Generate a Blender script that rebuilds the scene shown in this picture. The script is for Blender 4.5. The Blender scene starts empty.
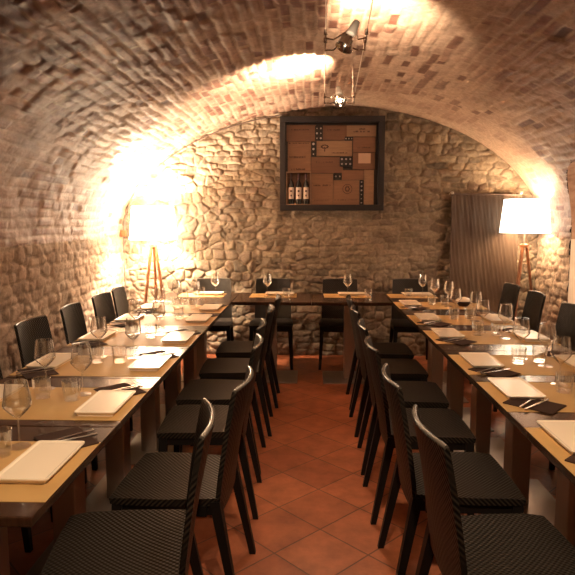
import bpy, bmesh, math, random
import numpy as np
from mathutils import Vector, Matrix

random.seed(7)
S = bpy.context.scene
C = S.collection
PI = math.pi

# ------------------------------------------------------------------ camera
cam_d = bpy.data.cameras.new('camera')
cam = bpy.data.objects.new('camera', cam_d); C.objects.link(cam)
FPX = 580.0
yaw = math.atan2(19.5, math.hypot(FPX, 67.5)); pitch = math.atan2(67.5, FPX)
cam.location = (0, 0, 1.5)
cam.rotation_euler = (PI/2 - pitch, 0, yaw)
cam_d.sensor_width = 36; cam_d.lens = 36*FPX/575
cam_d.clip_start = .02
S.camera = cam

# ------------------------------------------------------------------ world, exposure
w = bpy.data.worlds.new('world'); S.world = w; w.use_nodes = True
w.node_tree.nodes['Background'].inputs[0].default_value = (.05, .035, .025, 1)
w.node_tree.nodes['Background'].inputs[1].default_value = .3
S.view_settings.view_transform = 'Standard'
S.view_settings.look = 'None'
S.view_settings.gamma = 1
S.view_settings.use_curve_mapping = False
S.view_settings.exposure = 1.15
S.cycles.max_bounces = 8
S.cycles.transparent_max_bounces = 24
S.cycles.sample_clamp_indirect = 6

# ------------------------------------------------------------------ lights (lamps of the room, plus added fill lights)
LAMP_L = (-1.60, 6.02); LAMP_R = (2.22, 6.02)
WARM = (1, .75, .50)
def point(name, loc, power, col=WARM, r=.04):
    l = bpy.data.lights.new(name, 'POINT'); l.energy = power; l.color = col; l.shadow_soft_size = r
    o = bpy.data.objects.new(name, l); o.location = loc; C.objects.link(o); return o
def spot(name, loc, target, power, deg, col=WARM, blend=1.0, r=.02):
    l = bpy.data.lights.new(name, 'SPOT'); l.energy = power; l.color = col; l.spot_size = math.radians(deg)
    l.spot_blend = blend; l.shadow_soft_size = r
    o = bpy.data.objects.new(name, l); o.location = loc
    o.rotation_euler = (Vector(target) - Vector(loc)).to_track_quat('-Z', 'Y').to_euler(); C.objects.link(o); return o
point('left_lamp_bulb_light', (LAMP_L[0], LAMP_L[1], 1.50), 145, (1, .78, .56))
point('right_lamp_bulb_light', (LAMP_R[0], LAMP_R[1], 1.56), 14, (1, .70, .43))
WZ = 2.36                                   # height of the low-voltage cables
def wxl(y): return .085 + (y-2.9)*.027
def wxr(y): return .275 + (y-2.9)*.04
# (y of the fitting, target of its beam, power, cone)
SPOTS = [(4.20, (-.18, 4.62, 2.70), 320, 80), (2.92, (.40, 3.42, 2.70), 150, 68),
         (1.35, (.2, 1.1, 2.7), 17, 140), (-.15, (.2, .1, 2.7), 12, 140)]  # this row: unseen up-lights added on the cable as fill
for y_, t_, p_, a_ in SPOTS:
    m_ = ((wxl(y_)+wxr(y_))/2, y_, WZ)
    d_ = (Vector(t_)-Vector(m_)).normalized()
    spot('cable_spot_light', Vector(m_) + d_*.045, t_, p_, a_)
# added fill: unseen downward halogens further up the same cable
for y_, tx, p_ in ((.55, -1.15, 74), (.75, 1.25, 74)):
    m_ = Vector(((wxl(y_)+wxr(y_))/2, y_, WZ)); t_ = Vector((tx, 2.2, .75))
    spot('cable_down_light', m_ + (t_-m_).normalized()*.045, t_, p_, 74)
DOWN = [(4.08, (.35, 3.0, .75), 16), (2.80, (-.6, 2.4, .75), 16)]      # second head of each pair, turned down
for y_, t_, p_ in DOWN:
    m_ = Vector(((wxl(y_)+wxr(y_))/2, y_, WZ-.05))
    spot('cable_down_light', m_ + (Vector(t_)-m_).normalized()*.075, t_, p_, 90)
    point('holder_fill_light', m_ + Vector((-.01, -.10, -.02)), .35, WARM, .01)   # added beside the head to whiten its holder, as rear leakage
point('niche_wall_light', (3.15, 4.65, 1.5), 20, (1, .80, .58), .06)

# ------------------------------------------------------------------ tagging helpers
def tag(o, label=None, cat=None, group=None, kind=None):
    if label: o['label'] = label
    if cat: o['category'] = cat
    if group: o['group'] = group
    if kind: o['kind'] = kind
    return o
def empty(name, loc=(0, 0, 0), rz=0):
    o = bpy.data.objects.new(name, None); o.location = loc; o.rotation_euler = (0, 0, rz); C.objects.link(o); return o
def link_bm(name, bm, m, parent=None, smooth=False):
    me = bpy.data.meshes.new(name); bmesh.ops.recalc_face_normals(bm, faces=bm.faces[:]); bm.to_mesh(me); bm.free()
    if smooth:
        for p in me.polygons: p.use_smooth = True
        me.set_sharp_from_angle(angle=math.radians(48))
    me.materials.append(m)
    o = bpy.data.objects.new(name, me); C.objects.link(o)
    if parent: o.parent = parent
    return o
def copy_tree(o, parent=None):
    c = o.copy(); C.objects.link(c)
    if parent: c.parent = parent
    for ch in list(o.children): copy_tree(ch, c)
    return c

# ------------------------------------------------------------------ mesh helpers
def add_box(bm, x0, x1, y0, y1, z0, z1, mat=None, bevel=0):
    vs = [bm.verts.new((x, y, z)) for z in (z0, z1) for y in (y0, y1) for x in (x0, x1)]
    fs = [bm.faces.new([vs[i] for i in f]) for f in ((0,2,3,1),(4,5,7,6),(0,1,5,4),(2,6,7,3),(0,4,6,2),(1,3,7,5))]
    if bevel:
        es = list({e for f in fs for e in f.edges})
        r = bmesh.ops.bevel(bm, geom=es, offset=bevel, segments=2, affect='EDGES', profile=.6)
        vs = list({v for f in r['faces'] for v in f.verts} | {v for v in vs if v.is_valid})
    if mat is not None:
        bmesh.ops.transform(bm, matrix=mat, verts=vs)
    return vs
def box(x0, x1, y0, y1, z0, z1, bevel=0):
    bm = bmesh.new(); add_box(bm, x0, x1, y0, y1, z0, z1, None, bevel); return bm
def add_lathe(bm, prof, n=24, mat=None, flute=None):
    rings = []
    for r, z in prof:
        ring = []
        for k in range(n):
            a = 2*PI*k/n
            rr = r*(1 + (flute*math.cos(a*flute_n) if flute else 0)) if r > 1e-5 else 0
            ring.append(bm.verts.new((rr*math.cos(a), rr*math.sin(a), z)))
            if r <= 1e-5: break
        rings.append(ring)
    for a, b in zip(rings[:-1], rings[1:]):
        for k in range(n):
            k2 = (k+1) % n
            if len(a) == 1 and len(b) == 1: break
            if len(a) == 1: bm.faces.new((a[0], b[k], b[k2]))
            elif len(b) == 1: bm.faces.new((a[k], a[k2], b[0]))
            else: bm.faces.new((a[k], a[k2], b[k2], b[k]))
    if mat is not None:
        bmesh.ops.transform(bm, matrix=mat, verts=[v for r in rings for v in r])
flute_n = 10
def add_tube(bm, pts, r0, r1=None, n=8):
    r1 = r0 if r1 is None else r1
    pts = [Vector(p) for p in pts]; prev = None
    for i, p in enumerate(pts):
        d = (pts[min(i+1, len(pts)-1)] - pts[max(i-1, 0)]).normalized()
        up = Vector((0, 0, 1)) if abs(d.z) < .95 else Vector((1, 0, 0))
        a = d.cross(up).normalized(); b = d.cross(a).normalized()
        r = r0 + (r1-r0)*i/(len(pts)-1)
        ring = [bm.verts.new(p + a*r*math.cos(2*PI*k/n) + b*r*math.sin(2*PI*k/n)) for k in range(n)]
        if prev:
            for k in range(n): bm.faces.new((prev[k], prev[(k+1) % n], ring[(k+1) % n], ring[k]))
        else: bm.faces.new(ring[::-1])
        prev = ring
    bm.faces.new(prev)
def add_taper(bm, p0, s0, p1, s1):
    """square bar from p0 (half size s0) to p1 (half size s1)"""
    a = [bm.verts.new((p0[0]+x*s0, p0[1]+y*s0, p0[2])) for x, y in ((-1,-1),(1,-1),(1,1),(-1,1))]
    b = [bm.verts.new((p1[0]+x*s1, p1[1]+y*s1, p1[2])) for x, y in ((-1,-1),(1,-1),(1,1),(-1,1))]
    bm.faces.new(a[::-1]); bm.faces.new(b)
    for k in range(4): bm.faces.new((a[k], a[(k+1) % 4], b[(k+1) % 4], b[k]))
def rounded_prism(w_, d_, r, z0, z1, inset=0.0, seg=4):
    bm = bmesh.new()
    def ring(ins, z):
        out = []
        for cx, cy, a0 in ((w_/2-r, d_/2-r, 0), (-w_/2+r, d_/2-r, PI/2), (-w_/2+r, -d_/2+r, PI), (w_/2-r, -d_/2+r, 1.5*PI)):
            for k in range(seg+1):
                a = a0 + PI/2*k/seg; rr = max(r-ins, .0005)
                out.append(bm.verts.new((cx+rr*math.cos(a) - (0), cy+rr*math.sin(a), z)))
        return out
    def conn(a, b):
        n = len(a)
        for k in range(n): bm.faces.new((a[k], a[(k+1) % n], b[(k+1) % n], b[k]))
    if inset:
        R = [ring(r*.9, z0), ring(r*.9, z0+.004), ring(0, z1-.004), ring(0, z1)]
        q = [ring(.006, z1-.0004), ring(.012, z1-.003)]
        R += q
    else:
        R = [ring(0, z0), ring(0, z1)]
    bm.faces.new(R[0][::-1])
    for a, b in zip(R[:-1], R[1:]): conn(a, b)
    bm.faces.new(R[-1])
    return bm

# ------------------------------------------------------------------ materials
def mat(name, col=(.5, .5, .5), rough=.5, metal=0, emis=None, es=0, **kw):
    m = bpy.data.materials.new(name); m.use_nodes = True
    b = m.node_tree.nodes['Principled BSDF']
    b.inputs['Base Color'].default_value = (*col, 1); b.inputs['Roughness'].default_value = rough
    b.inputs['Metallic'].default_value = metal
    if emis: b.inputs['Emission Color'].default_value = (*emis, 1); b.inputs['Emission Strength'].default_value = es
    for k, v in kw.items(): b.inputs[k.replace('_', ' ')].default_value = v
    return m
def nodes(m): return m.node_tree.nodes, m.node_tree.links, m.node_tree.nodes['Principled BSDF']
def noise_col(m, c1, c2, scale=8, detail=5, stretch=(1, 1, 1), bump=0, dist=.003, rough=None):
    n, l, b = nodes(m)
    tc = n.new('ShaderNodeTexCoord'); mp = n.new('ShaderNodeMapping'); mp.inputs['Scale'].default_value = stretch
    nz = n.new('ShaderNodeTexNoise'); nz.inputs['Scale'].default_value = scale; nz.inputs['Detail'].default_value = detail
    cr = n.new('ShaderNodeValToRGB'); cr.color_ramp.elements[0].position = .3; cr.color_ramp.elements[1].position = .7
    cr.color_ramp.elements[0].color = (*c1, 1); cr.color_ramp.elements[1].color = (*c2, 1)
    l.new(tc.outputs['Object'], mp.inputs[0]); l.new(mp.outputs[0], nz.inputs['Vector'])
    l.new(nz.outputs['Fac'], cr.inputs[0]); l.new(cr.outputs[0], b.inputs['Base Color'])
    if bump:
        bp = n.new('ShaderNodeBump'); bp.inputs['Strength'].default_value = bump; bp.inputs['Distance'].default_value = dist
        l.new(nz.outputs['Fac'], bp.inputs['Height']); l.new(bp.outputs[0], b.inputs['Normal'])
    return m

def masonry_mat(name, stone, mortar, wash_col, rough=.85, wash_amt=1.0):
    """colour of each stone from the 'rnd' attribute, mortar from 'mor', limewash and stains from 'wash'"""
    m = mat(name, rough=rough); n, l, b = nodes(m)
    def att(a):
        x = n.new('ShaderNodeAttribute'); x.attribute_name = a; return x.outputs['Fac']
    cr = n.new('ShaderNodeValToRGB'); cr.color_ramp.interpolation = 'LINEAR'
    while len(cr.color_ramp.elements) < len(stone): cr.color_ramp.elements.new(.5)
    for i, c in enumerate(stone):
        cr.color_ramp.elements[i].position = i/(len(stone)-1); cr.color_ramp.elements[i].color = (*c, 1)
    l.new(att('rnd'), cr.inputs[0])
    tc = n.new('ShaderNodeTexCoord'); nz = n.new('ShaderNodeTexNoise'); nz.inputs['Scale'].default_value = 28; nz.inputs['Detail'].default_value = 7
    nz.inputs['Roughness'].default_value = .7
    l.new(tc.outputs['Object'], nz.inputs['Vector'])
    mx = n.new('ShaderNodeMixRGB'); l.new(att('mor'), mx.inputs[0]); mx.inputs[1].default_value = (*mortar, 1); l.new(cr.outputs[0], mx.inputs[2])
    mw = n.new('ShaderNodeMixRGB'); l.new(att('wash'), mw.inputs[0]); l.new(mx.outputs[0], mw.inputs[1]); mw.inputs[2].default_value = (*wash_col, 1)
    ms = n.new('ShaderNodeMixRGB'); l.new(att('stain'), ms.inputs[0]); l.new(mw.outputs[0], ms.inputs[1]); ms.inputs[2].default_value = (.11, .028, .02, 1)
    mm = n.new('ShaderNodeMixRGB'); mm.blend_type = 'MULTIPLY'; mm.inputs[0].default_value = .75
    rr = n.new('ShaderNodeValToRGB'); rr.color_ramp.elements[0].position = .3; rr.color_ramp.elements[0].color = (.5, .47, .45, 1)
    rr.color_ramp.elements[1].position = .62; rr.color_ramp.elements[1].color = (1.1, 1.1, 1.1, 1)
    l.new(nz.outputs['Fac'], rr.inputs[0]); l.new(ms.outputs[0], mm.inputs[1]); l.new(rr.outputs[0], mm.inputs[2])
    l.new(mm.outputs[0], b.inputs['Base Color'])
    bp = n.new('ShaderNodeBump'); bp.inputs['Strength'].default_value = .7; bp.inputs['Distance'].default_value = .008
    l.new(nz.outputs['Fac'], bp.inputs['Height']); l.new(bp.outputs[0], b.inputs['Normal'])
    return m
M = {}
M['vault'] = masonry_mat('vault_brick', [(.12,.038,.024), (.22,.09,.058), (.34,.19,.13), (.38,.23,.16), (.22,.10,.066), (.32,.17,.115)], (.40,.27,.19), (.54,.39,.29), .58)
M['side'] = masonry_mat('side_wall_stone', [(.24,.16,.11), (.38,.26,.18), (.44,.32,.23), (.33,.22,.15)], (.30,.21,.145), (.46,.35,.25))
M['back'] = masonry_mat('back_wall_stone', [(.13,.10,.07), (.24,.18,.12), (.32,.25,.17), (.18,.125,.085), (.28,.21,.15)], (.27,.205,.14), (.36,.28,.20))
M['plaster'] = noise_col(mat('niche_plaster', rough=.8), (.62,.52,.42), (.72,.62,.50), 6, 5, bump=.3, dist=.004)
M['soffit'] = noise_col(mat('niche_soffit_brick', rough=.85), (.25,.13,.08), (.42,.27,.18), 12, 6, bump=.6, dist=.02)
M['tile'] = mat('terracotta_tile', rough=.38)
def tile_nodes():
    n, l, b = nodes(M['tile'])
    tc = n.new('ShaderNodeTexCoord'); mp = n.new('ShaderNodeMapping')
    a = PI/4; p = (.07, 2.68)
    mp.inputs['Rotation'].default_value = (0, 0, a)
    mp.inputs['Location'].default_value = (-(math.cos(a)*p[0]-math.sin(a)*p[1]), -(math.sin(a)*p[0]+math.cos(a)*p[1]), 0)
    br = n.new('ShaderNodeTexBrick'); br.offset = 0; br.squash = 1
    br.inputs['Scale'].default_value = 1; br.inputs['Brick Width'].default_value = .3; br.inputs['Row Height'].default_value = .3
    br.inputs['Mortar Size'].default_value = .0045; br.inputs['Mortar Smooth'].default_value = .3; br.inputs['Bias'].default_value = 0
    br.inputs['Color1'].default_value = (.44,.135,.055,1); br.inputs['Color2'].default_value = (.33,.092,.038,1); br.inputs['Mortar'].default_value = (.16,.06,.03,1)
    l.new(tc.outputs['Object'], mp.inputs[0]); l.new(mp.outputs[0], br.inputs['Vector'])
    nz = n.new('ShaderNodeTexNoise'); nz.inputs['Scale'].default_value = 7; nz.inputs['Detail'].default_value = 8; nz.inputs['Roughness'].default_value = .65
    l.new(tc.outputs['Object'], nz.inputs['Vector'])
    rr = n.new('ShaderNodeValToRGB'); rr.color_ramp.elements[0].position = .3; rr.color_ramp.elements[0].color = (.62,.58,.55,1)
    rr.color_ramp.elements[1].position = .7; rr.color_ramp.elements[1].color = (1.2,1.25,1.3,1)
    mm = n.new('ShaderNodeMixRGB'); mm.blend_type = 'MULTIPLY'; mm.inputs[0].default_value = 1
    l.new(nz.outputs['Fac'], rr.inputs[0]); l.new(br.outputs['Color'], mm.inputs[1]); l.new(rr.outputs[0], mm.inputs[2]); l.new(mm.outputs[0], b.inputs['Base Color'])
    ad = n.new('ShaderNodeMath'); ad.operation = 'MULTIPLY_ADD'; ad.inputs[1].default_value = -1
    l.new(br.outputs['Fac'], ad.inputs[0]); l.new(nz.outputs['Fac'], ad.inputs[2])
    bp = n.new('ShaderNodeBump'); bp.inputs['Strength'].default_value = .45; bp.inputs['Distance'].default_value = .004
    l.new(ad.outputs[0], bp.inputs['Height']); l.new(bp.outputs[0], b.inputs['Normal'])
tile_nodes()
M['chair'] = mat('woven_dark_resin', (.022,.017,.013), .42, Specular_IOR_Level=.25)
def weave():
    n, l, b = nodes(M['chair'])
    tc = n.new('ShaderNodeTexCoord'); sx = n.new('ShaderNodeSeparateXYZ'); l.new(tc.outputs['Object'], sx.inputs[0])
    k = 2*PI/.0195
    def mth(op, a, bb=None):
        x = n.new('ShaderNodeMath'); x.operation = op
        for i, v in enumerate((a, bb)):
            if v is None: continue
            if isinstance(v, (int, float)): x.inputs[i].default_value = v
            else: l.new(v, x.inputs[i])
        return x.outputs[0]
    s1 = mth('SINE', mth('MULTIPLY', sx.outputs[0], k))
    s2 = mth('SINE', mth('MULTIPLY', mth('ADD', sx.outputs[1], sx.outputs[2]), k))
    h = mth('MULTIPLY', s1, s2)
    bp = n.new('ShaderNodeBump'); bp.inputs['Strength'].default_value = .7; bp.inputs['Distance'].default_value = .0016
    l.new(h, bp.inputs['Height']); l.new(bp.outputs[0], b.inputs['Normal'])
    cr = n.new('ShaderNodeValToRGB'); cr.color_ramp.elements[0].position = .35; cr.color_ramp.elements[0].color = (.004,.003,.0025,1)
    cr.color_ramp.elements[1].position = .85; cr.color_ramp.elements[1].color = (.040,.030,.021,1)
    hh = mth('MULTIPLY', mth('ADD', h, 1), .5); l.new(hh, cr.inputs[0]); l.new(cr.outputs[0], b.inputs['Base Color'])
weave()
M['leg'] = mat('matt_dark_resin', (.007,.005,.004), .5, Specular_IOR_Level=.3)
M['rim'] = mat('resin_rim_highlight', (.12,.10,.08), .25)  # lighter than the chair: top-edge highlight put into the colour
M['top'] = noise_col(mat('dark_wood_top', rough=.2), (.030,.013,.007), (.060,.027,.014), 14, 6, (8, 1, 1))
M['edge'] = mat('table_edge', (.012,.008,.006), .45)
M['steel'] = mat('brushed_steel', (.46,.38,.32), .42, .9)
M['mat'] = noise_col(mat('kraft_paper', rough=.55), (.46,.27,.095), (.56,.34,.125), 5, 4)
M['plate'] = mat('cream_porcelain', (.88,.75,.58), .22)
M['napkin'] = mat('brown_napkin', (.05,.026,.018), .95, Specular_IOR_Level=.15)
M['cut'] = mat('cutlery_steel', (.62,.58,.54), .2, 1)
def glass_mat():
    m = bpy.data.materials.new('clear_glass'); m.use_nodes = True; n, l = m.node_tree.nodes, m.node_tree.links
    n.clear(); o = n.new('ShaderNodeOutputMaterial'); t = n.new('ShaderNodeBsdfTransparent'); g = n.new('ShaderNodeBsdfGlossy')
    t.inputs[0].default_value = (.98,.98,.975,1); g.inputs['Roughness'].default_value = .06; g.inputs[0].default_value = (1,1,1,1)
    fr = n.new('ShaderNodeLayerWeight'); fr.inputs['Blend'].default_value = .5
    pw = n.new('ShaderNodeMath'); pw.operation = 'POWER'; pw.inputs[1].default_value = 2.7; l.new(fr.outputs['Facing'], pw.inputs[0])
    ma = n.new('ShaderNodeMath'); ma.operation = 'MULTIPLY_ADD'; ma.inputs[1].default_value = 1.15; ma.inputs[2].default_value = .12; l.new(pw.outputs[0], ma.inputs[0])
    mx = n.new('ShaderNodeMixShader'); l.new(ma.outputs[0], mx.inputs[0]); l.new(t.outputs[0], mx.inputs[1]); l.new(g.outputs[0], mx.inputs[2]); l.new(mx.outputs[0], o.inputs[0])
    return m
M['glass'] = glass_mat()
M['frame'] = mat('dark_frame_wood', (.016,.012,.013), .5)
M['lampwood'] = noise_col(mat('lamp_beech', rough=.4), (.17,.06,.022), (.25,.095,.038), 20, 4, (1, 1, .2))
M['shade'] = mat('lit_fabric_shade', (.85,.78,.66), .8, emis=(1,.88,.70), es=2.2)
M['shade_l'] = mat('lit_white_shade', (.85,.78,.66), .8, emis=(1,.80,.56), es=14)
M['bulb'] = mat('lit_bulb', (1,1,1), .4, emis=(1,.8,.55), es=12)
M['brass'] = mat('lamp_fitting', (.5,.45,.4), .3, .9)
M['chrome'] = mat('chrome', (.8,.77,.74), .12, 1)
M['whiteplastic'] = mat('white_ceramic_holder', (.8,.76,.7), .35)
M['wire'] = mat('steel_cable', (.75,.68,.6), .35, .7)
M['cable'] = mat('dark_cable', (.10,.06,.045), .6)

# ------------------------------------------------------------------ numpy noise and masonry relief
def hsh(i, j, s):
    i = np.asarray(i, dtype=np.int64); j = np.asarray(j, dtype=np.int64)
    x = (i*374761393 + j*668265263 + s*974711) & 0xffffffff
    x = ((x ^ (x >> 13))*1274126177) & 0xffffffff
    x = ((x ^ (x >> 16))*2246822519) & 0xffffffff
    return ((x ^ (x >> 15)) & 0xffffff)/float(0xffffff)
def vnoise(u, v, sc, seed):
    u = u*sc; v = v*sc; i = np.floor(u); j = np.floor(v); f = u-i; g = v-j
    f = f*f*(3-2*f); g = g*g*(3-2*g); i = i.astype(int); j = j.astype(int)
    return (hsh(i,j,seed)*(1-f)*(1-g) + hsh(i+1,j,seed)*f*(1-g) + hsh(i,j+1,seed)*(1-f)*g + hsh(i+1,j+1,seed)*f*g)
def fbm(u, v, sc, seed, o=4):
    r = 0; a = .5; t = 0
    for k in range(o): r = r + a*vnoise(u, v, sc*2**k, seed+k*17); t += a; a *= .55
    return r/t
def sst(a, b, x):
    t = np.clip((x-a)/(b-a), 0, 1); return t*t*(3-2*t)
def rubble(u, v, cw, ch, seed, jit=.34, p=3.4):
    """irregular coursed stones: height 0..1, random per stone, stone mask"""
    uu = u + .05*(fbm(u, v, 3, seed+50)-.5); vv = v + .07*(fbm(u, v, 1.6, seed+60)-.5)
    a = uu/cw; b = vv/ch; i0 = np.floor(a).astype(int); j0 = np.floor(b).astype(int)
    F1 = np.full(u.shape, 9.); F2 = np.full(u.shape, 9.); I = np.zeros(u.shape)
    for dj in range(-2, 3):
        for di in range(-2, 3):
            i = i0+di; j = j0+dj
            px = i+.5+.5*(j % 2)+jit*2*(hsh(i,j,seed)-.5); py = j+.5+jit*1.1*(hsh(i,j,seed+1)-.5)
            sw = .65+.75*hsh(i,j,seed+2); sg = .72+.5*hsh(i,j,seed+4)
            d = ((np.abs(a-px)/sw)**p + np.abs((b-py))**p)**(1/p)/sg
            n1 = d < F1; F2 = np.where(n1, F1, np.minimum(F2, d)); I = np.where(n1, hsh(i,j,seed+3), I); F1 = np.where(n1, d, F1)
    wd = .10+.16*fbm(u, v, 6, seed+70); m = sst(.02, wd, F2-F1); dome = sst(.04, .6, F2-F1)
    h = m*(.55+.16*dome+.5*(I-.5))
    return h, I, m
def bricks(u, v, bl, bh, seed):
    vv = v + .05*(fbm(u, v, 1.3, seed+5)-.5) + .012*(vnoise(u, v, 5, seed+6)-.5)
    j = np.floor(vv/bh).astype(int); fv = vv/bh-j
    uu = u + hsh(j, j*0, seed)*bl + .02*(vnoise(u, v, 7, seed+7)-.5)
    i = np.floor(uu/bl).astype(int); cut = .5+.34*(hsh(i,j,seed+8)-.5)         # headers and stretchers
    fu = uu/bl-i; half = (fu > cut) & (hsh(i,j,seed+9) > .45)
    split = hsh(i,j,seed+9) > .45
    w0 = np.where(split, np.where(half, cut, 0), 0); w1 = np.where(split, np.where(half, 1, cut), 1)
    e = np.minimum(np.minimum(fu-w0, w1-fu)*bl, np.minimum(fv, 1-fv)*bh)
    I = hsh(i*2+half, j, seed+10)
    m = sst(.002, .011, e)
    h = m*(.55+.7*(I-.5)) + .4*m*(hsh(i, j, seed+12)-.5)*(fu-.5)
    h = np.where(I < .06, h*-.3, h)
    return h, I, m
def grid_mesh(name, P, mats, attrs, keep=None, kind='structure', parent=None):
    nu, nv = P.shape[:2]
    idx = np.arange(nu*nv).reshape(nu, nv)
    q = np.stack([idx[:-1,:-1], idx[1:,:-1], idx[1:,1:], idx[:-1,1:]], -1)
    if keep is not None:
        k = keep[:-1,:-1] & keep[1:,:-1] & keep[1:,1:] & keep[:-1,1:]; q = q[k]
    q = q.reshape(-1, 4)
    used = np.zeros(nu*nv, bool); used[q.ravel()] = True
    remap = np.cumsum(used)-1; q = remap[q]; V = P.reshape(-1, 3)[used]
    me = bpy.data.meshes.new(name)
    me.vertices.add(len(V)); me.vertices.foreach_set('co', V.astype(np.float32).ravel())
    me.loops.add(q.size); me.loops.foreach_set('vertex_index', q.astype(np.int32).ravel())
    me.polygons.add(len(q)); me.polygons.foreach_set('loop_start', np.arange(0, q.size, 4, dtype=np.int32))
    me.polygons.foreach_set('loop_total', np.full(len(q), 4, dtype=np.int32))
    me.polygons.foreach_set('use_smooth', np.ones(len(q), bool))
    me.update(calc_edges=True)
    for k_, a in attrs.items():
        at = me.attributes.new(k_, 'FLOAT', 'POINT'); at.data.foreach_set('value', np.asarray(a, dtype=np.float32).reshape(-1)[used])
    me.materials.append(mats)
    o = bpy.data.objects.new(name, me); C.objects.link(o)
    o['kind'] = kind
    return o

# ------------------------------------------------------------------ room shell
CX, A, B, SP = .23, 2.27, 1.36, 1.32         # vault: centre, half width, rise, springing height
Y0, Y1 = -1.6, 6.36
XL, XR = CX-A, CX+A
NY, NR = 4.90, .665                           # arched niche in the right-hand wall
# arc-length table of the half ellipse from the left springing to the right one
th = np.linspace(PI, 0, 4000); ex = CX+A*np.cos(th); ez = SP+B*np.sin(th)
al = np.concatenate([[0], np.cumsum(np.hypot(np.diff(ex), np.diff(ez)))]); AL = al[-1]
def section(s):
    """s: distance along the cross-section from the left floor line -> x, z, inward normal"""
    x = np.where(s < SP, XL, np.where(s > SP+AL, XR, 0.)); z = np.where(s < SP, s, np.where(s > SP+AL, SP-(s-SP-AL), 0.))
    t = np.interp(np.clip(s-SP, 0, AL), al, th); on = (s >= SP) & (s <= SP+AL)
    x = np.where(on, CX+A*np.cos(t), x); z = np.where(on, SP+B*np.sin(t), z)
    nx = -np.cos(t)/A; nz = -np.sin(t)/B; L = np.hypot(nx, nz)
    return x, z, np.where(s < SP, 1, np.where(s > SP+AL, -1, nx/L)), np.where(on, nz/L, 0)
def surf(name, s0, s1, ds, dy, material, ya=Y0, yb=Y1, cut=None):
    ns = max(2, int((s1-s0)/ds)); ny = int((yb-ya)/dy)
    s = np.linspace(s0, s1, ns)[None, :]+np.zeros((ny, 1)); y = np.linspace(ya, yb, ny)[:, None]+np.zeros((1, ns))
    x, z, nx, nz = section(s)
    hb, Ib, mb = bricks(y, s, .29, .072, 11)
    hr, Ir, mr = rubble(y, s, .135, .082, 23)
    # lower walls in rubble, the vault in brick, ragged line between them
    edge = np.minimum(s, 2*SP+AL-s) + .35*(fbm(y, s, 1.1, 77)-.5)
    wb = sst(1.30, 1.42, edge)
    # plastered last bay against the back wall, on the right of the crown
    pl = sst(5.42, 5.50, y + .05*(fbm(y, s, 5, 90)-.5)) * sst(-.1, .5, x) * sst(1.5, 1.75, z)
    worn = sst(.50, .72, fbm(y, s, 1.1, 31, 5) + .14*sst(.3, 1.2, x)*sst(2.6, 3.6, y)) * wb                 # thick limewash smears the joints
    h = wb*hb*(1-.72*worn)*.017 + (1-wb)*hr*.021
    h = h*(1-.82*pl) - .028*pl
    h += .05*(fbm(y, s, .8, 41)-.5)*sst(0, .5, Y1-y+.15) + .024*(fbm(y, s, 8, 43, 4)-.5)*(1-.5*pl)*(1-.5*worn)
    h *= sst(0, .03, Y1-y+.012) if name == 'x' else 1
    P = np.stack([x+nx*h, y, z+nz*h], -1)
    stain = 1.0*sst(.34, .56, fbm(y*1.0, s, 1.8, 57, 5)) * np.clip(1.15-np.hypot((y-2.7)/1.5, (s-2.70)/.85), 0, 1)**.5*wb
    stain = np.maximum(stain, .55*wb*(Ib > .955))
    wash = np.clip(.75*sst(.40, .60, fbm(y, s, 1.7, 61, 6)) + .25*worn + .5*(hsh(np.floor(Ib*9999), y*0, 3)-.5), 0, 1)*.8*wb + (1-wb)*.35*sst(.4, .7, fbm(y, s, 2, 63))
    wash = np.clip(wash + pl*.3, 0, .92)*np.where((Ib < .09) & (pl < .5), .15, 1)
    wash = np.maximum(wash, .55*(1-mb)*wb)
    keep = None
    if cut:
        keep = ~((x > 1.2) & (np.abs(y-NY) < NR) & (z < SP+np.sqrt(np.maximum(NR**2-(y-NY)**2, 0))))
    return grid_mesh(name, P, material, {'rnd': np.where(wb > .5, Ib, Ir), 'mor': np.where(wb > .5, mb, mr), 'wash': wash, 'stain': np.clip(stain, 0, 1)*(1-pl)}, keep)
surf('wall_left', -.02, SP, .014, .017, M['side'])
surf('ceiling', SP, SP+AL, .014, .019, M['vault'], cut=True)
surf('wall_right', SP+AL, 2*SP+AL+.02, .016, .018, M['side'], cut=True)

# back wall: irregular field stones; its outline is larger than the vault, which meets it
def back_wall():
    nx_, nz_ = 520, 310
    x = np.linspace(XL-.12, XR+.12, nx_)[:, None]+np.zeros((1, nz_)); z = np.linspace(-.02, 2.80, nz_)[None, :]+np.zeros((nx_, 1))
    h1, I1, m1 = rubble(x, z, .165, .068, 101, .36); h2, I2, m2 = rubble(x, z, .125, .105, 131, .44, 2.2)
    wl = sst(.54, .62, fbm(x, z, 1.3, 140)+.16*sst(.0, -1.0, x)*sst(.6, 1.2, z))
    h = (h1*(1-wl)+h2*wl)*(.010+.024*fbm(x, z, 1.5, 155)) + .06*(fbm(x, z, 1.2, 150)-.5) + .045*(fbm(x, z, 9, 151, 4)-.5)
    P = np.stack([x, Y1-h+.02, z], -1)
    return grid_mesh('wall_back', P, M['back'], {'rnd': np.where(wl > .5, I2, I1), 'mor': np.where(wl > .5, m2, m1),
        'wash': .5*sst(.45, .7, fbm(x, z, 2.2, 160, 5)), 'stain': x*0})
back_wall()
fb = link_bm('floor', box(XL-.15, 3.9, Y0-.1, Y1+.15, -.08, 0), M['tile']); fb['kind'] = 'structure'
o = link_bm('wall_front', box(XL-.2, XR+.2, Y0-.12, Y0, -.05, 2.9), M['plaster']); o['kind'] = 'structure'
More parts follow.
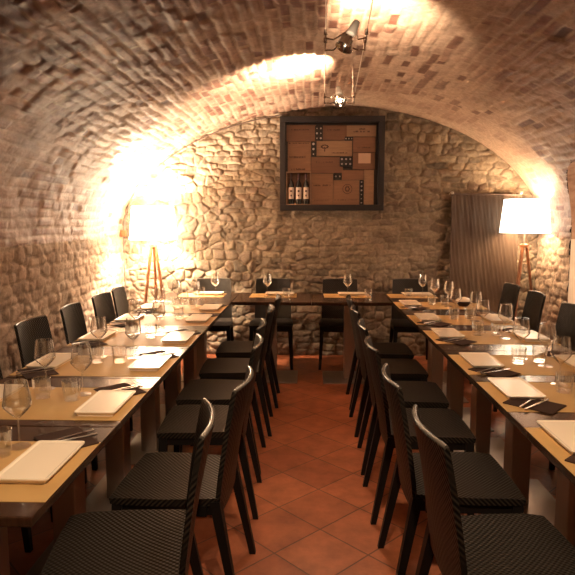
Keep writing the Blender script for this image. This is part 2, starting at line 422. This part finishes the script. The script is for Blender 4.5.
# niche: jambs and barrel soffit running outwards from the vault surface, plus its end wall
def niche():
    jamb = [[(NY+NR, 0.0), (NY+NR, .66), (NY+NR, SP)], [(NY-NR, SP), (NY-NR, .66), (NY-NR, 0.0)]]
    arch = [(NY+NR*math.cos(a), SP+NR*math.sin(a)) for a in np.linspace(0, PI, 41)]
    for nm, profs, m in (('wall_niche', jamb, M['plaster']), ('ceiling_niche', [arch], M['soffit'])):
        bm = bmesh.new()
        for prof in profs:
            rows = []
            for y, z in prof:
                x0 = (XR if z <= SP else CX+A*math.sqrt(max(0, 1-((z-SP)/B)**2))) - .012
                rows.append([bm.verts.new((x0+(3.55-x0)*k/6, y, z)) for k in range(7)])
            for a, b in zip(rows[:-1], rows[1:]):
                for k in range(6): bm.faces.new((a[k], a[k+1], b[k+1], b[k]))
        o = link_bm(nm, bm, m); o['kind'] = 'structure'
    o = link_bm('wall_niche_end', box(3.55, 3.65, NY-NR-.1, NY+NR+.1, -.02, 2.2), M['plaster']); o['kind'] = 'structure'
niche()

# ------------------------------------------------------------------ chairs (local: seat centre at 0,0; sitter faces +Y; back at -Y)
def make_chair():
    r = empty('dining_chair')
    bm = bmesh.new()                                             # seat: slightly dished, rounded front
    n = 12; top = []; bot = []
    for i in range(n+1):
        u = -1+2*i/n; rt, rb = [], []
        for j in range(n+1):
            v = -1+2*j/n
            hw = .222 - .022*max(0, -v)                          # narrower to the back
            x = hw*u*(1-.04*max(0, abs(v)-.75)*4*.5); y = .21*v*(1-.035*u*u*(v > 0))
            z = .455 - .012*(1-u*u)*(1-v*v) - .008*max(0, v-.7)*3
            rt.append(bm.verts.new((x, y, z))); rb.append(bm.verts.new((x*.985, y*.985, .425)))
        top.append(rt); bot.append(rb)
    for i in range(n):
        for j in range(n):
            bm.faces.new((top[i][j], top[i+1][j], top[i+1][j+1], top[i][j+1])); bm.faces.new((bot[i][j], bot[i][j+1], bot[i+1][j+1], bot[i+1][j]))
        bm.faces.new((top[i][0], bot[i][0], bot[i+1][0], top[i+1][0])); bm.faces.new((top[i][n], top[i+1][n], bot[i+1][n], bot[i][n]))
        bm.faces.new((top[0][i], top[0][i+1], bot[0][i+1], bot[0][i])); bm.faces.new((top[n][i], bot[n][i], bot[n][i+1], top[n][i+1]))
    link_bm('seat', bm, M['chair'], r, True)
    bm = bmesh.new()                                             # apron under the seat
    for a in ((-.205,.205,.165,.185), (-.19,.19,-.19,-.17), (-.205,-.187,-.17,.165), (.187,.205,-.17,.165)):
        add_box(bm, *a, .385, .426)
    link_bm('seat_frame', bm, M['leg'], r)
    bm = bmesh.new(); nx, nz = 14, 12; F = []; Bk = []           # back: leaning shell, hollow towards the sitter
    def bpt(u, t, off):
        hw = .200-.018*t - .012*max(0, .25-t)*4
        z = .375+.495*t - .004*(abs(u)**6)*(t > .93)
        y = -.205 - .045*t - .035*t*t*.8 - .032*(1-u*u)*(.35+.65*t)
        return (hw*u, y+off, z)
    for i in range(nx+1):
        u = -1+2*i/nx
        F.append([bm.verts.new(bpt(u, k/nz, .009)) for k in range(nz+1)]); Bk.append([bm.verts.new(bpt(u, k/nz, -.009)) for k in range(nz+1)])
    for i in range(nx):
        for k in range(nz):
            bm.faces.new((F[i][k], F[i+1][k], F[i+1][k+1], F[i][k+1])); bm.faces.new((Bk[i][k], Bk[i][k+1], Bk[i+1][k+1], Bk[i+1][k]))
        bm.faces.new((F[i][nz], F[i+1][nz], Bk[i+1][nz], Bk[i][nz])); bm.faces.new((F[i][0], Bk[i][0], Bk[i+1][0], F[i+1][0]))
    for k in range(nz):
        bm.faces.new((F[0][k], F[0][k+1], Bk[0][k+1], Bk[0][k])); bm.faces.new((F[nx][k], Bk[nx][k], Bk[nx][k+1], F[nx][k+1]))
    br = link_bm('backrest', bm, M['chair'], r, True)
    bm = bmesh.new()                                             # smooth rim along the top edge, its paler colour painting in the highlight
    add_tube(bm, [Vector(bpt(-1+2*i/nx, 1, 0))+Vector((0, 0, .001)) for i in range(nx+1)], .0078, n=8)
    link_bm('back_rim', bm, M['rim'], br, True)
    for sx in (-1, 1):
        for back in (0, 1):
            bm = bmesh.new()
            if back: add_taper(bm, (sx*.205, -.285, 0), .013, (sx*.180, -.200, .44), .020)
            else: add_taper(bm, (sx*.212, .195, 0), .013, (sx*.192, .175, .43), .020)
            link_bm('leg', bm, M['leg'], r)
    return r
proto_chair = make_chair(); used = [False]
def place(proto, loc, rz, label, cat, group=None):
    o = proto if not proto.get('label') else copy_tree(proto)
    o.location = loc; o.rotation_euler = (0, 0, rz)
    tag(o, label, cat, group)
    return o
ORD = ['first', 'second', 'third', 'fourth', 'fifth', 'sixth', 'seventh', 'eighth']
def chair_row(cs, x, rz, side, pos, jit):
    for i, (y, dx, dr) in enumerate(cs):
        place(proto_chair, (x+dx, y, 0), rz+math.radians(dr), 'dark woven chair on the %s of the %s table row, %s from the camera' % (pos, side, ORD[i]), 'chair', 'chairs on the %s of the %s row' % (pos, side))
# rz: sitter faces +Y locally.  -X facing = +90 deg ; +X facing = -90 deg
chair_row([(1.76,-.063,9), (2.28,.01,-3), (2.97,0,2), (3.50,-.02,0), (4.10,.0,2), (4.72,.02,1)], -.545, PI/2, 'left', 'aisle side', 0)
chair_row([(1.77,.03,3), (2.33,0,0), (2.95,-.01,0), (3.50,0,-2), (4.12,0,1), (4.70,.01,0)], .63, -PI/2, 'right', 'aisle side', 0)
chair_row([(1.68,.02,1), (2.24,.0,-1), (2.92,.0,2), (3.54,.0,-3), (4.18,0,2), (4.80,0,-3), (5.29,-.01,2)], -1.46, -PI/2, 'left', 'wall side', 0)
chair_row([(2.95,0,1), (3.62,0,-2), (4.28,0,2), (5.05,.02,-1), (5.70,.04,2)], 1.69, PI/2, 'right', 'wall side', 0)
for x, dr, lb in ((-.99, 2, 'dark woven chair by the stone back wall at the left corner table'), (-.36, 0, 'dark woven chair by the back wall behind the left cross table'),
                  (.35, -1, 'dark woven chair by the back wall behind the right cross table'), (1.09, -2, 'dark woven chair by the stone back wall at the right corner table')):
    place(proto_chair, (x, 5.915, 0), PI+math.radians(dr), lb, 'chair', 'chairs along the back wall')

# ------------------------------------------------------------------ tables
def make_table(wx, dy, colx=0., px=.25, py=.27, coly=0.):
    r = empty('pedestal_table')
    link_bm('tabletop', box(-wx/2, wx/2, -dy/2, dy/2, .722, .75, .004), M['top'], r)
    bm = bmesh.new()
    add_box(bm, -wx/2+.05, wx/2-.05, -dy/2+.05, dy/2-.05, .712, .7225); link_bm('mounting_frame', bm, M['edge'], r)
    link_bm('column', box(colx-.05, colx+.05, coly-.06, coly+.06, .009, .713, .006), M['steel'], r)
    link_bm('base_plate', box(colx-px, colx+px, coly-py, coly+py, 0, .010, .003), M['steel'], r)
    return r
TL, TR = -1.07, 1.165
tl = make_table(.75, .646, .05, .165, .26); tr = make_table(.75, .646, -.045, .22, .26)
ys = [1.695+.65*i for i in range(6)]
for i, y in enumerate(ys):
    place(tl, (TL, y, 0), 0, 'dark square pedestal table in the left row, %s from the camera' % ORD[i], 'table', 'tables of the left row')
    place(tr, (TR, y, 0), 0, 'dark square pedestal table in the right row, %s from the camera' % ORD[i], 'table', 'tables of the right row')
tc_ = make_table(.75, .696, .05, .19, .22, -.17)
place(tc_, (TL, 5.62, 0), 0, 'dark corner table joining the left row to the back tables', 'table')
place(tc_, (TR, 5.62, 0), 0, 'dark corner table joining the right row to the back tables', 'table')
tb = make_table(.734, .696, -.01, .25, .22, -.19)
place(tb, (-.325, 5.62, 0), 0, 'left one of the two tables across the back of the aisle', 'table')
place(tb, (.415, 5.62, 0), 0, 'right one of the two tables across the back of the aisle', 'table')

# ------------------------------------------------------------------ place settings
def make_glass():
    r = empty('wine_glass')
    bm = bmesh.new()
    pr = [(.004,.098),(.016,.108),(.032,.124),(.044,.139),(.0458,.146),(.0440,.158),(.040,.185),(.0345,.222),(.0333,.222),(.0388,.185),(.0427,.158),(.0444,.1465),(.0427,.1405),(.031,.126),(.015,.110),(.0,.103)]
    add_lathe(bm, pr, 28); link_bm('bowl', bm, M['glass'], r, True)
    bm = bmesh.new(); add_lathe(bm, [(.0,.003),(.006,.004),(.0035,.02),(.0032,.08),(.0045,.102),(.0,.103)], 10); link_bm('stem', bm, M['glass'], r, True)
    bm = bmesh.new(); add_lathe(bm, [(0,0),(.036,0),(.036,.0016),(.012,.0035),(0,.005)], 24); link_bm('foot', bm, M['glass'], r, True)
    return r
M['thick_glass'] = mat('thick_clear_glass', (1,1,1), .02, Transmission_Weight=1., IOR=1.45)
def make_tumbler():
    global flute_n
    flute_n = 9; bm = bmesh.new()
    add_lathe(bm, [(0,0),(.030,0),(.032,.004),(.035,.04),(.0375,.085),(.0362,.086),(.0335,.04),(.030,.013),(0,.011)], 54, flute=.04)
    return link_bm('tumbler', bm, M['glass'], None, True)
def make_plate():
    return link_bm('rectangular_plate', rounded_prism(.160, .290, .014, 0, .020, inset=.006), M['plate'], None)
def make_napkin():
    bm = bmesh.new()
    add_box(bm, -.10, .10, -.075, .075, 0, .0022); add_box(bm, -.10, .097, -.075, .073, .0024, .0046)
    return link_bm('folded_napkin', bm, M['napkin'])
def make_knife():
    r = empty('table_knife')
    bm = bmesh.new(); add_box(bm, -.0045, .0045, -.105, -.01, 0, .004, bevel=.0012); link_bm('handle', bm, M['cut'], r)
    bm = bmesh.new(); vs = [(-.006,-.012),(.005,-.012),(.005,.08),(.0,.103),(-.005,.095),(-.008,.06)]
    a = [bm.verts.new((x, y, .001)) for x, y in vs]; b = [bm.verts.new((x, y, .0025)) for x, y in vs]
    bm.faces.new(a[::-1]); bm.faces.new(b)
    for k in range(6): bm.faces.new((a[k], a[(k+1) % 6], b[(k+1) % 6], b[k]))
    link_bm('blade', bm, M['cut'], r); return r
def make_fork():
    r = empty('table_fork')
    bm = bmesh.new(); add_tube(bm, [(0,-.098,.003),(0,-.05,.0035),(0,.02,.006),(0,.035,.004)], .0045, .003, 6); link_bm('handle', bm, M['cut'], r, True)
    bm = bmesh.new(); add_box(bm, -.011, .011, .033, .052, .002, .0036)
    for k in range(4): add_tube(bm, [(-.009+.006*k, .05, .003), (-.009+.006*k, .075, .0022), (-.009+.006*k, .096, .005)], .0016, .001, 5)
    link_bm('tines', bm, M['cut'], r); return r
P = dict(glass=make_glass(), tumbler=make_tumbler(), plate=make_plate(), napkin=make_napkin(), knife=make_knife(), fork=make_fork())
ZT = .7502; ZM = .7522
rnd = random.Random(5)
def mat_runner(x, y, wx, dy, label, rz=0):
    o = link_bm('paper_runner', box(-wx/2, wx/2, -dy/2, dy/2, 0, .0016), M['mat']); o.location = (x, y, ZT); o.rotation_euler = (0, 0, rz)
    tag(o, label, 'table runner', 'kraft paper runners'); return o
def setting(px, py, rz, where, glass_at, tumbler_at, nap=True, cut=True, plate=True):
    """rz = 0: diner sits at -Y side looking +Y, plate centre at px,py; the napkin lies to the diner's right"""
    g = where
    if plate: place(P['plate'], (px, py, ZM), rz+PI/2, 'cream rectangular plate, '+where, 'plate', 'cream rectangular plates')
    if nap:
        off = Matrix.Rotation(rz, 3, 'Z') @ Vector((.195, .01, 0))
        a = rz + math.radians(40+rnd.uniform(-7, 7))
        place(P['napkin'], (px+off.x, py+off.y, ZM), a, 'folded brown napkin, '+where, 'napkin', 'dark brown napkins')
        if cut:
            for k, (p, nm, cat) in enumerate((('knife', 'steel knife', 'knife'), ('fork', 'steel fork', 'fork'))):
                d = Matrix.Rotation(a, 3, 'Z') @ Vector((.012-.034*k, 0, 0))
                place(P[p], (px+off.x+d.x+.0, py+off.y+d.y, ZM+.0048), a+math.radians(rnd.uniform(-4, 4)), '%s on napkin, %s' % (nm, where), cat, 'steel %ss' % cat)
    if glass_at: place(P['glass'], (*glass_at, ZM), rnd.uniform(0, 6), 'clear wine glass, '+where, 'glass', 'stemmed wine glasses')
    if tumbler_at: place(P['tumbler'], (*tumbler_at, ZM), rnd.uniform(0, 6), 'clear ribbed tumbler, '+where, 'tumbler', 'ribbed water tumblers')
matsL = [1.66, 2.295, 2.91, 3.58, 4.26, 4.83]; matsR = [1.85, 2.45, 3.0, 3.71, 4.36, 5.10]
plL = [1.685, 2.26, 2.93, 3.585, 4.29, 4.83]; plR = [1.94, 2.52, 3.035, 3.77, 4.39, 5.15]
for i in range(6):
    mat_runner(TL, matsL[i], .748, .42, 'tan paper runner across the left table row, %s from the camera' % ORD[i])
    mat_runner(TR, matsR[i], .748, .42, 'tan paper runner across the right table row, %s from the camera' % ORD[i])
for i in range(6):
    j = lambda a=.015: rnd.uniform(-a, a)
    y = plL[i]
    setting(-.81, y, PI/2, 'aisle side of left row, %s from camera' % ORD[i], (-.955+j(), y+.13+j()), (-.985+j(), y+.05+j()))
    y2 = matsL[i]+.04
    setting(-1.335, y2, -PI/2, 'wall side of left row, '+('%s visible from camera' % ORD[i-1] if i else 'near end outside the picture'), (-1.145+j(), y2+.15+j()), (-1.12+j(), y2+.03+j()))
    y = plR[i]
    setting(.92, y, -PI/2, 'aisle side of right row, %s from camera' % ORD[i], (1.16+j(), y+.10+j()), (1.12+j(), y+.0+j()))
    y2 = matsR[i]+.0
    if i >= 2 or True:
        setting(1.425, y2, PI/2, 'wall side of right row, '+('%s visible from camera' % ORD[i-2] if i > 1 else ('nearest', 'second')[i]+' place outside the picture'), (1.245+j(), y2-.05+j()), (1.235+j(), y2+.06+j()), plate=i != 5)
# places along the back wall (diners look at the camera)
for x, lb, gx, tx in ((-.99, 'on left corner table by back wall', -.90, -1.04), (-.27, 'on left cross table', -.385, -.20), (.46, 'on right cross table', .40, .60), (1.10, 'on right corner table by back wall', 1.13, .99)):
    mat_runner(x-.06, 5.74, .46, .30, 'tan paper mat '+lb)
    setting(x, 5.80, PI, lb, (gx, 5.66), (tx, 5.64), nap=False)

# covered white dish on the right row
def dish():
    r = empty('bread_bowl', (1.37, 5.07, ZM+.0))
    bm = bmesh.new(); add_lathe(bm, [(0,0),(.035,0),(.05,.015),(.062,.045),(.059,.045),(.046,.017),(.03,.006),(0,.006)], 28); link_bm('bowl', bm, M['napkin'], r, True)
    bm = bmesh.new(); add_lathe(bm, [(.0,.040),(.055,.042),(.066,.046),(.062,.056),(.045,.070),(.02,.079),(0,.080)], 20); link_bm('folded_cloth', bm, M['plate'], r, True)
    tag(r, 'small dark bowl under a pale domed cloth near the far end of the right row', 'bowl')
dish()

# ------------------------------------------------------------------ tripod lamps
def tripod(loc, shade_m, label, zc, rot=0.):
    r = empty('tripod_floor_lamp', (loc[0], loc[1], 0), rot)
    for k in range(3):
        a = PI/2 + 2*PI*k/3
        bm = bmesh.new(); add_tube(bm, [(.20*math.cos(a), .20*math.sin(a), 0), (.022*math.cos(a), .022*math.sin(a), 1.26)], .013, .016, 8); link_bm('leg', bm, M['lampwood'], r, True)
    bm = bmesh.new(); add_lathe(bm, [(0,1.22),(.045,1.22),(.045,1.25),(.02,1.262),(0,1.262)], 20); link_bm('hub', bm, M['lampwood'], r, True)
    bm = bmesh.new(); add_tube(bm, [(0,0,1.255),(0,0,1.47)], .008)
    link_bm('stem', bm, M['brass'], r, True)
    bm = bmesh.new(); z0, z1 = zc-.17, zc+.17
    add_lathe(bm, [(.245,z0),(.212,z1),(.209,z1),(.242,z0),(.245,z0)], 48); sh = link_bm('lamp_shade', bm, shade_m, r, True)
    bm = bmesh.new()
    for k in range(3):
        a = 2*PI*k/3+.4; add_tube(bm, [(0,0,z0+.10),(.236*math.cos(a),.236*math.sin(a),z0+.03)], .0025, n=6)
    link_bm('shade_carrier', bm, M['brass'], r)
    bm = bmesh.new(); add_lathe(bm, [(0,1.455),(.014,1.46),(.018,1.475),(.010,1.485),(0,1.487)], 16); link_bm('bulb', bm, M['bulb'], r, True)
    tag(r, label, 'floor lamp', 'tripod lamps'); return r
tripod(LAMP_R, M['shade'], 'wooden tripod floor lamp with a lit white shade in the right corner', 1.54, .25)
tripod(LAMP_L, M['shade_l'], 'wooden tripod floor lamp glaring brightly in the left corner', 1.47, .15)

# ------------------------------------------------------------------ ribbed curtain on the back wall, right
def curtain():
    r = empty('ribbed_curtain', (1.89, 6.27, 0))
    bm = bmesh.new(); n = 260; F = []
    for off in (0, .006):
        rows = []
        for k in range(8):
            z = .30+1.47*k/7
            rows.append([bm.verts.new((-.355+.71*i/n, off+.0045*math.sin(i*2*PI/5.2)+.003*math.sin(i*.11+k*.15)+.006*math.sin(k*1.1+i*.03), z)) for i in range(n+1)])
        for a, b in zip(rows[:-1], rows[1:]):
            for i in range(n): bm.faces.new((a[i], a[i+1], b[i+1], b[i]))
        F.append(rows)
    for i in range(n):
        for k in (0, 7): bm.faces.new((F[0][k][i], F[0][k][i+1], F[1][k][i+1], F[1][k][i]))
    for k in range(7):
        for i in (0, n): bm.faces.new((F[0][k][i], F[0][k+1][i], F[1][k+1][i], F[1][k][i]))
    m = noise_col(mat('brown_ribbed_cloth', rough=.45), (.12,.078,.052), (.15,.10,.07), 8, 5, (1, 1, .6))
    link_bm('ribbed_cloth', bm, m, r, True)
    bm = bmesh.new(); add_tube(bm, [(-.375, .0, 1.775), (.375, .0, 1.765)], .008); link_bm('rod', bm, M['cable'], r, True)
    for x in (-.36, .36):
        bm = bmesh.new(); add_tube(bm, [(x, .10, 1.78), (x, -.02, 1.78)], .006); add_lathe(bm, [(0,-.004),(.016,-.002),(.016,.01),(0,.014)], 14, Matrix.Translation((x, -.02, 1.785)) @ Matrix.Rotation(PI/2, 4, 'X'))
        link_bm('hook', bm, M['brass'], r, True)
    tag(r, 'tall brown ribbed curtain hanging on the stone back wall behind the right lamp', 'curtain')
curtain()

# ------------------------------------------------------------------ frame with wine-crate boards and bottles
def crate_display():
    FY = 6.26                                                    # front of the frame
    X0, X1, Z0, Z1 = -.29, .815, 1.60, 2.585
    r = empty('wine_crate_display', ((X0+X1)/2, FY, Z0))
    cx, bz = (X0+X1)/2, Z0
    def L(px, py):                                               # drawing position -> frame position (metres)
        return X0 + (px-40)/500*(X1-X0)-cx, Z1 - (py-38)/450*(Z1-Z0)-bz
    hw = (X1-X0)/2; H = Z1-Z0; t = .062
    bm = bmesh.new()
    for a in ((-hw, hw, H-t, H), (-hw, hw, 0, t), (-hw, -hw+t, t, H-t), (hw-t, hw, t, H-t)):
        add_box(bm, a[0], a[1], 0, .085, a[2], a[3], bevel=.004)
    link_bm('frame', bm, M['frame'], r)
    link_bm('backing', box(-hw+.05, hw-.05, .070, .082, .05, H-.05), M['frame'], r)
    woods = [noise_col(mat('crate_pine', rough=.6), c, tuple(v*1.25 for v in c), 9, 5, (1, 1, 9)) for c in ((.20,.108,.062), (.145,.073,.043), (.27,.17,.105), (.175,.088,.05))]
    ink = mat('branded_ink', (.06,.028,.018), .7); pale = mat('paper_label', (.55,.38,.28), .7)
    boards = [(70,75,213,155,1),(245,78,360,150,1),(357,78,502,133,2),(76,155,190,298,0),(190,228,345,308,1),(215,150,388,226,2),(390,135,500,208,3),
              (390,208,498,290,1),(190,308,298,460,0),(298,340,425,460,0),(445,290,495,460,2),(338,292,445,340,3)]
    bo = []
    for x0, y0, x1, y1, c in boards:
        a, b = L(x0, y1); c2, d = L(x1, y0)
        bo.append(link_bm('crate_board', box(a+.002, c2-.002, .045+.004*(c % 3), .071, b+.002, d-.002, .002), woods[c], r))
    def strokes(name, parent, x0, y0, x1, y1, n, m=ink, sq=False, y=.0445):
        bm = bmesh.new(); a, b = L(x0, y1); c, d = L(x1, y0); wv = (c-a)/n; rr = random.Random(int(x0*7+y0))
        for k in range(n):
            if rr.random() < .12: continue
            h = (d-b)*rr.uniform(.55, 1); add_box(bm, a+k*wv, a+(k+rr.uniform(.45, .85))*wv, y-.0012, y+.0005, b, b+h)
        if len(bm.faces) > 20: link_bm(name, bm, m, parent)
    for i, (x0, y0, x1, y1, n) in ((2,(415,92,450,100,7)), (2,(392,104,470,112,15)), (3,(82,160,178,166,26)), (3,(86,222,165,234,16)), (3,(95,282,162,292,12)),
            (6,(412,182,474,188,12)), (8,(202,360,285,369,17)), (8,(205,435,280,438,20)), (9,(305,434,415,438,24)), (5,(290,206,365,212,14)), (1,(268,96,330,104,12)), (4,(215,250,300,256,15)), (0,(95,95,180,102,14))):
        strokes('printed_lettering', bo[i], x0, y0, x1, y1, n, y=.0445+.004*(boards[i][4] % 3))
    # round emblem, tree emblem, pale label
    bm = bmesh.new(); ex_, ez_ = L(366, 383); rr = .052
    add_lathe(bm, [(rr,0),(rr,.0015),(rr-.006,.0015),(rr-.006,0),(rr,0)], 30, Matrix.Translation((ex_, .045, ez_)) @ Matrix.Rotation(PI/2, 4, 'X'))
    for k in range(7):
        an = k*.9; add_box(bm, ex_+.02*math.cos(an)-.006, ex_+.02*math.cos(an)+.006, .0436, .045, ez_+.024*math.sin(an)-.01, ez_+.024*math.sin(an)+.012)
    link_bm('round_emblem', bm, ink, bo[9])
    bm = bmesh.new(); ex_, ez_ = L(255, 185)
    for k in range(9):
        an = k*.7; q = .028; add_box(bm, ex_+q*math.cos(an)*1.2-.010, ex_+q*math.cos(an)*1.2+.010, .0518, .0532, ez_+.012+q*.6*math.sin(an)-.006, ez_+.012+q*.6*math.sin(an)+.006)
    add_box(bm, ex_-.005, ex_+.005, .0518, .0532, ez_-.04, ez_+.01); link_bm('tree_emblem', bm, ink, bo[5])
    a, b = L(417, 260); c, d = L(476, 212); link_bm('paper_label', box(a, c, .0470, .0495, b, d), pale, bo[7])
    # flat panels, black colour standing for the shade of openings, with bottle ends
    dk = mat('painted_recess_shade', (.010,.008,.008), .5); cap = mat('bottle_cap_metal', (.45,.42,.42), .3, .7)
    for x0, y0, x1, y1, cx_, cz_ in ((208,82,245,152,2,3), (190,155,212,228,1,3), (328,228,388,275,3,2), (300,305,338,340,2,1), (425,340,443,460,1,6), (350,133,390,152,3,1)):
        a, b = L(x0, y1); c, d = L(x1, y0)
        pn = link_bm('painted_hole_panel', box(a, c, .040, .071, b, d, .001), dk, r)
        bm = bmesh.new(); rr = random.Random(x0)
        for i in range(cx_):
            for k in range(cz_):
                q = min((c-a)/cx_, (d-b)/cz_)*.28*rr.uniform(.5, 1)
                add_lathe(bm, [(0,0),(q,0),(q,.004),(0,.005)], 12, Matrix.Translation((a+(c-a)*(i+.5)/cx_, .040, b+(d-b)*(k+.5)/cz_)) @ Matrix.Rotation(PI/2, 4, 'X'))
        link_bm('capsule_ends', bm, cap, pn, True)
    # open crate with three bottles
    a, b = L(70, 460); c, d = L(190, 300); bm = bmesh.new(); q = .008
    for s in ((a, c, b, b+q), (a, c, d-q, d), (a, a+q, b+q, d-q), (c-q, c, b+q, d-q)): add_box(bm, s[0], s[1], .004, .071, s[2], s[3])
    link_bm('open_crate', bm, woods[2], r)
    link_bm('crate_back', box(a, c, .066, .071, b, d), woods[1], r)
    tag(r, 'dark framed display of wine crate boards hung on the stone back wall', 'wall display')
    gl = mat('dark_bottle_glass', (.008,.008,.008), .15); lb = mat('bottle_label', (.62,.52,.45), .6); cp = mat('bottle_capsule', (.05,.015,.02), .4)
    for k, nm in enumerate(('left', 'middle', 'right')):
        px = a + (c-a)*(.20+.30*k)+cx; bo2 = empty('wine_bottle', (px, FY+.033, b+q+bz))
        hh = (d-b)-2*q
        bm = bmesh.new(); R = .0285
        add_lathe(bm, [(0,0),(R,.001),(R,hh*.60),(R*.8,hh*.68),(R*.40,hh*.75),(R*.36,hh*.93),(0,hh*.93)], 20); link_bm('bottle_body', bm, gl, bo2, True)
        bm = bmesh.new(); add_lathe(bm, [(R+.0008,hh*.16),(R+.0010,hh*.17),(R+.0010,hh*.52),(R+.0008,hh*.53),(R-.001,hh*.5),(R-.001,hh*.2),(R+.0008,hh*.16)], 20); link_bm('label', bm, lb, bo2, True)
        bm = bmesh.new(); add_box(bm, -.008, .008, -R-.0030, -R-.0004, hh*.24, hh*.30); add_box(bm, -.011, .011, -R-.0030, -R-.0004, hh*.38, hh*.44)
        link_bm('label_print', bm, ink, bo2)
        bm = bmesh.new(); add_lathe(bm, [(R*.44,hh*.78),(R*.44,hh*.96),(R*.3,hh*.975),(0,hh*.975)], 16); link_bm('capsule', bm, cp, bo2, True)
        tag(bo2, '%s one of the three dark wine bottles in the framed open crate' % nm, 'bottle', 'wine bottles in the display')
crate_display()

# ------------------------------------------------------------------ low-voltage cable lights
def cable_lights():
    for nm, f in (('left', wxl), ('right', wxr)):
        r = empty('lighting_cable', (f(4.45), 4.45, WZ))
        x0, y0 = f(4.45), 4.45
        bm = bmesh.new(); add_tube(bm, [(f(y)-x0, y-y0, 0) for y in (-1.55, 1, 3, 4.45)], .0022, n=6); link_bm('cable', bm, M['wire'], r, True)
        zc = SP+B*math.sqrt(1-((x0-CX)/A)**2)
        bm = bmesh.new(); add_tube(bm, [(0,0,-.02), (0,.03,zc-WZ+.02)], .004, n=8); link_bm('anchor_rod', bm, M['chrome'], r, True)
        tag(r, '%s one of the two thin steel lighting cables under the vault' % nm, 'cable', 'lighting cables')
    names = ['nearest the back wall', 'second from the back wall', 'added fill above near tables', 'added fill behind the camera']
    def head(r, c, d, off, k, m4=None):
        q = Matrix.Translation(off) @ d.to_track_quat('Z', 'Y').to_matrix().to_4x4() @ Matrix.Scale(k, 4)
        bm = bmesh.new()                                         # dichroic reflector, open to the beam
        add_lathe(bm, [(.006,-.030),(.012,-.022),(.019,-.008),(.0245,.012),(.0255,.014),(.0235,.013),(.018,-.007),(.010,-.020),(.006,-.024)], 20, q); link_bm('reflector', bm, M['chrome'], r, True)
        bm = bmesh.new(); add_lathe(bm, [(0,-.024),(.005,-.022),(.005,-.006),(0,-.003)], 10, q); link_bm('bulb', bm, M['bulb'], r, True)
        bm = bmesh.new(); add_lathe(bm, [(0,-.072),(.009,-.070),(.013,-.045),(.013,-.030),(.006,-.026),(0,-.026)], 14, q); link_bm('lamp_holder', bm, M['whiteplastic'], r, True)
        return q @ Vector((0, 0, -.05))
    def bracket(r, base, X0, X1, zd):
        bm = bmesh.new()
        for sx, X in ((-1, X0), (1, X1)):
            add_tube(bm, [(X, 0, .012), (X, 0, zd)], .0042, n=6)
            add_tube(bm, [(X, 0, zd+.005), (X*.6, base.y*.4, zd), base + Vector((sx*.008, 0, 0))], .0038, n=6)
            add_lathe(bm, [(0,-.010),(.009,-.010),(.009,.012),(0,.012)], 10, Matrix.Translation((X, 0, 0)))
        link_bm('bracket', bm, M['chrome'], r, True)
    for i, (y, t, p, a) in enumerate(SPOTS):
        c = Vector(((wxl(y)+wxr(y))/2, y, WZ)); r = empty('cable_spotlight', c)
        base = head(r, c, (Vector(t)-c).normalized(), Vector((0,0,0)), 1.15)
        bracket(r, base, wxl(y)-c.x, wxr(y)-c.x, -.05)
        tag(r, 'small halogen spotlight turned up at the vault between the cables, '+names[i], 'spotlight', 'cable spotlights')
    for i, (y, t, p) in enumerate(DOWN):
        c = Vector(((wxl(y)+wxr(y))/2, y, WZ)); r = empty('cable_spotlight', c); o2 = Vector((0, 0, -.05))
        base = head(r, c, (Vector(t)-c-o2).normalized(), o2, 1.7)
        bracket(r, base, wxl(y)-c.x, wxr(y)-c.x, -.03)
        tag(r, 'halogen spotlight with white holder turned down at the tables, '+names[i], 'spotlight', 'cable spotlights')
    for y, tx, nm in ((.55, -1.15, 'added as fill, aimed down at the left row'), (.75, 1.25, 'added as fill, aimed down at the right row')):  # heads for the added fill lights, out of view
        c = Vector(((wxl(y)+wxr(y))/2, y, WZ)); r = empty('cable_spotlight', c); t = Vector((tx, 2.2, .75))
        q = (t-c).normalized().to_track_quat('Z', 'Y').to_matrix().to_4x4()
        bm = bmesh.new(); add_lathe(bm, [(.006,-.030),(.012,-.022),(.019,-.008),(.0245,.012),(.0255,.014),(.0235,.013),(.018,-.007),(.010,-.020),(.006,-.024)], 20, q); link_bm('reflector', bm, M['chrome'], r, True)
        bm = bmesh.new(); add_tube(bm, [(wxl(y)-c.x, 0, 0), (0, 0, -.005), (wxr(y)-c.x, 0, 0)], .003, n=6); link_bm('bracket', bm, M['chrome'], r, True)
        tag(r, 'small halogen spotlight '+nm, 'spotlight', 'cable spotlights')
cable_lights()

# thin dark cable following the arch on the left and running down the corner
def arch_cable():
    pts = [(CX+(A-.045)*math.cos(a), Y1-.075, SP+(B-.045)*math.sin(a)) for a in np.linspace(PI*.56, PI, 40)]
    pts += [(XL+.045, Y1-.085, z) for z in np.linspace(SP-.08, .02, 8)]
    o = empty('wall_cable', pts[-1]); base = Vector(pts[-1])
    bm = bmesh.new(); add_tube(bm, [Vector(p)-base for p in pts], .007, n=6); link_bm('cable', bm, M['cable'], o, True)
    bm = bmesh.new(); add_box(bm, -.03, .03, -.02, .03, SP-.02, SP+.05, bevel=.004); link_bm('junction_box', bm, M['lampwood'], o)
    tag(o, 'thin dark cable following the left side of the arch down to the corner', 'cable')
arch_cable()
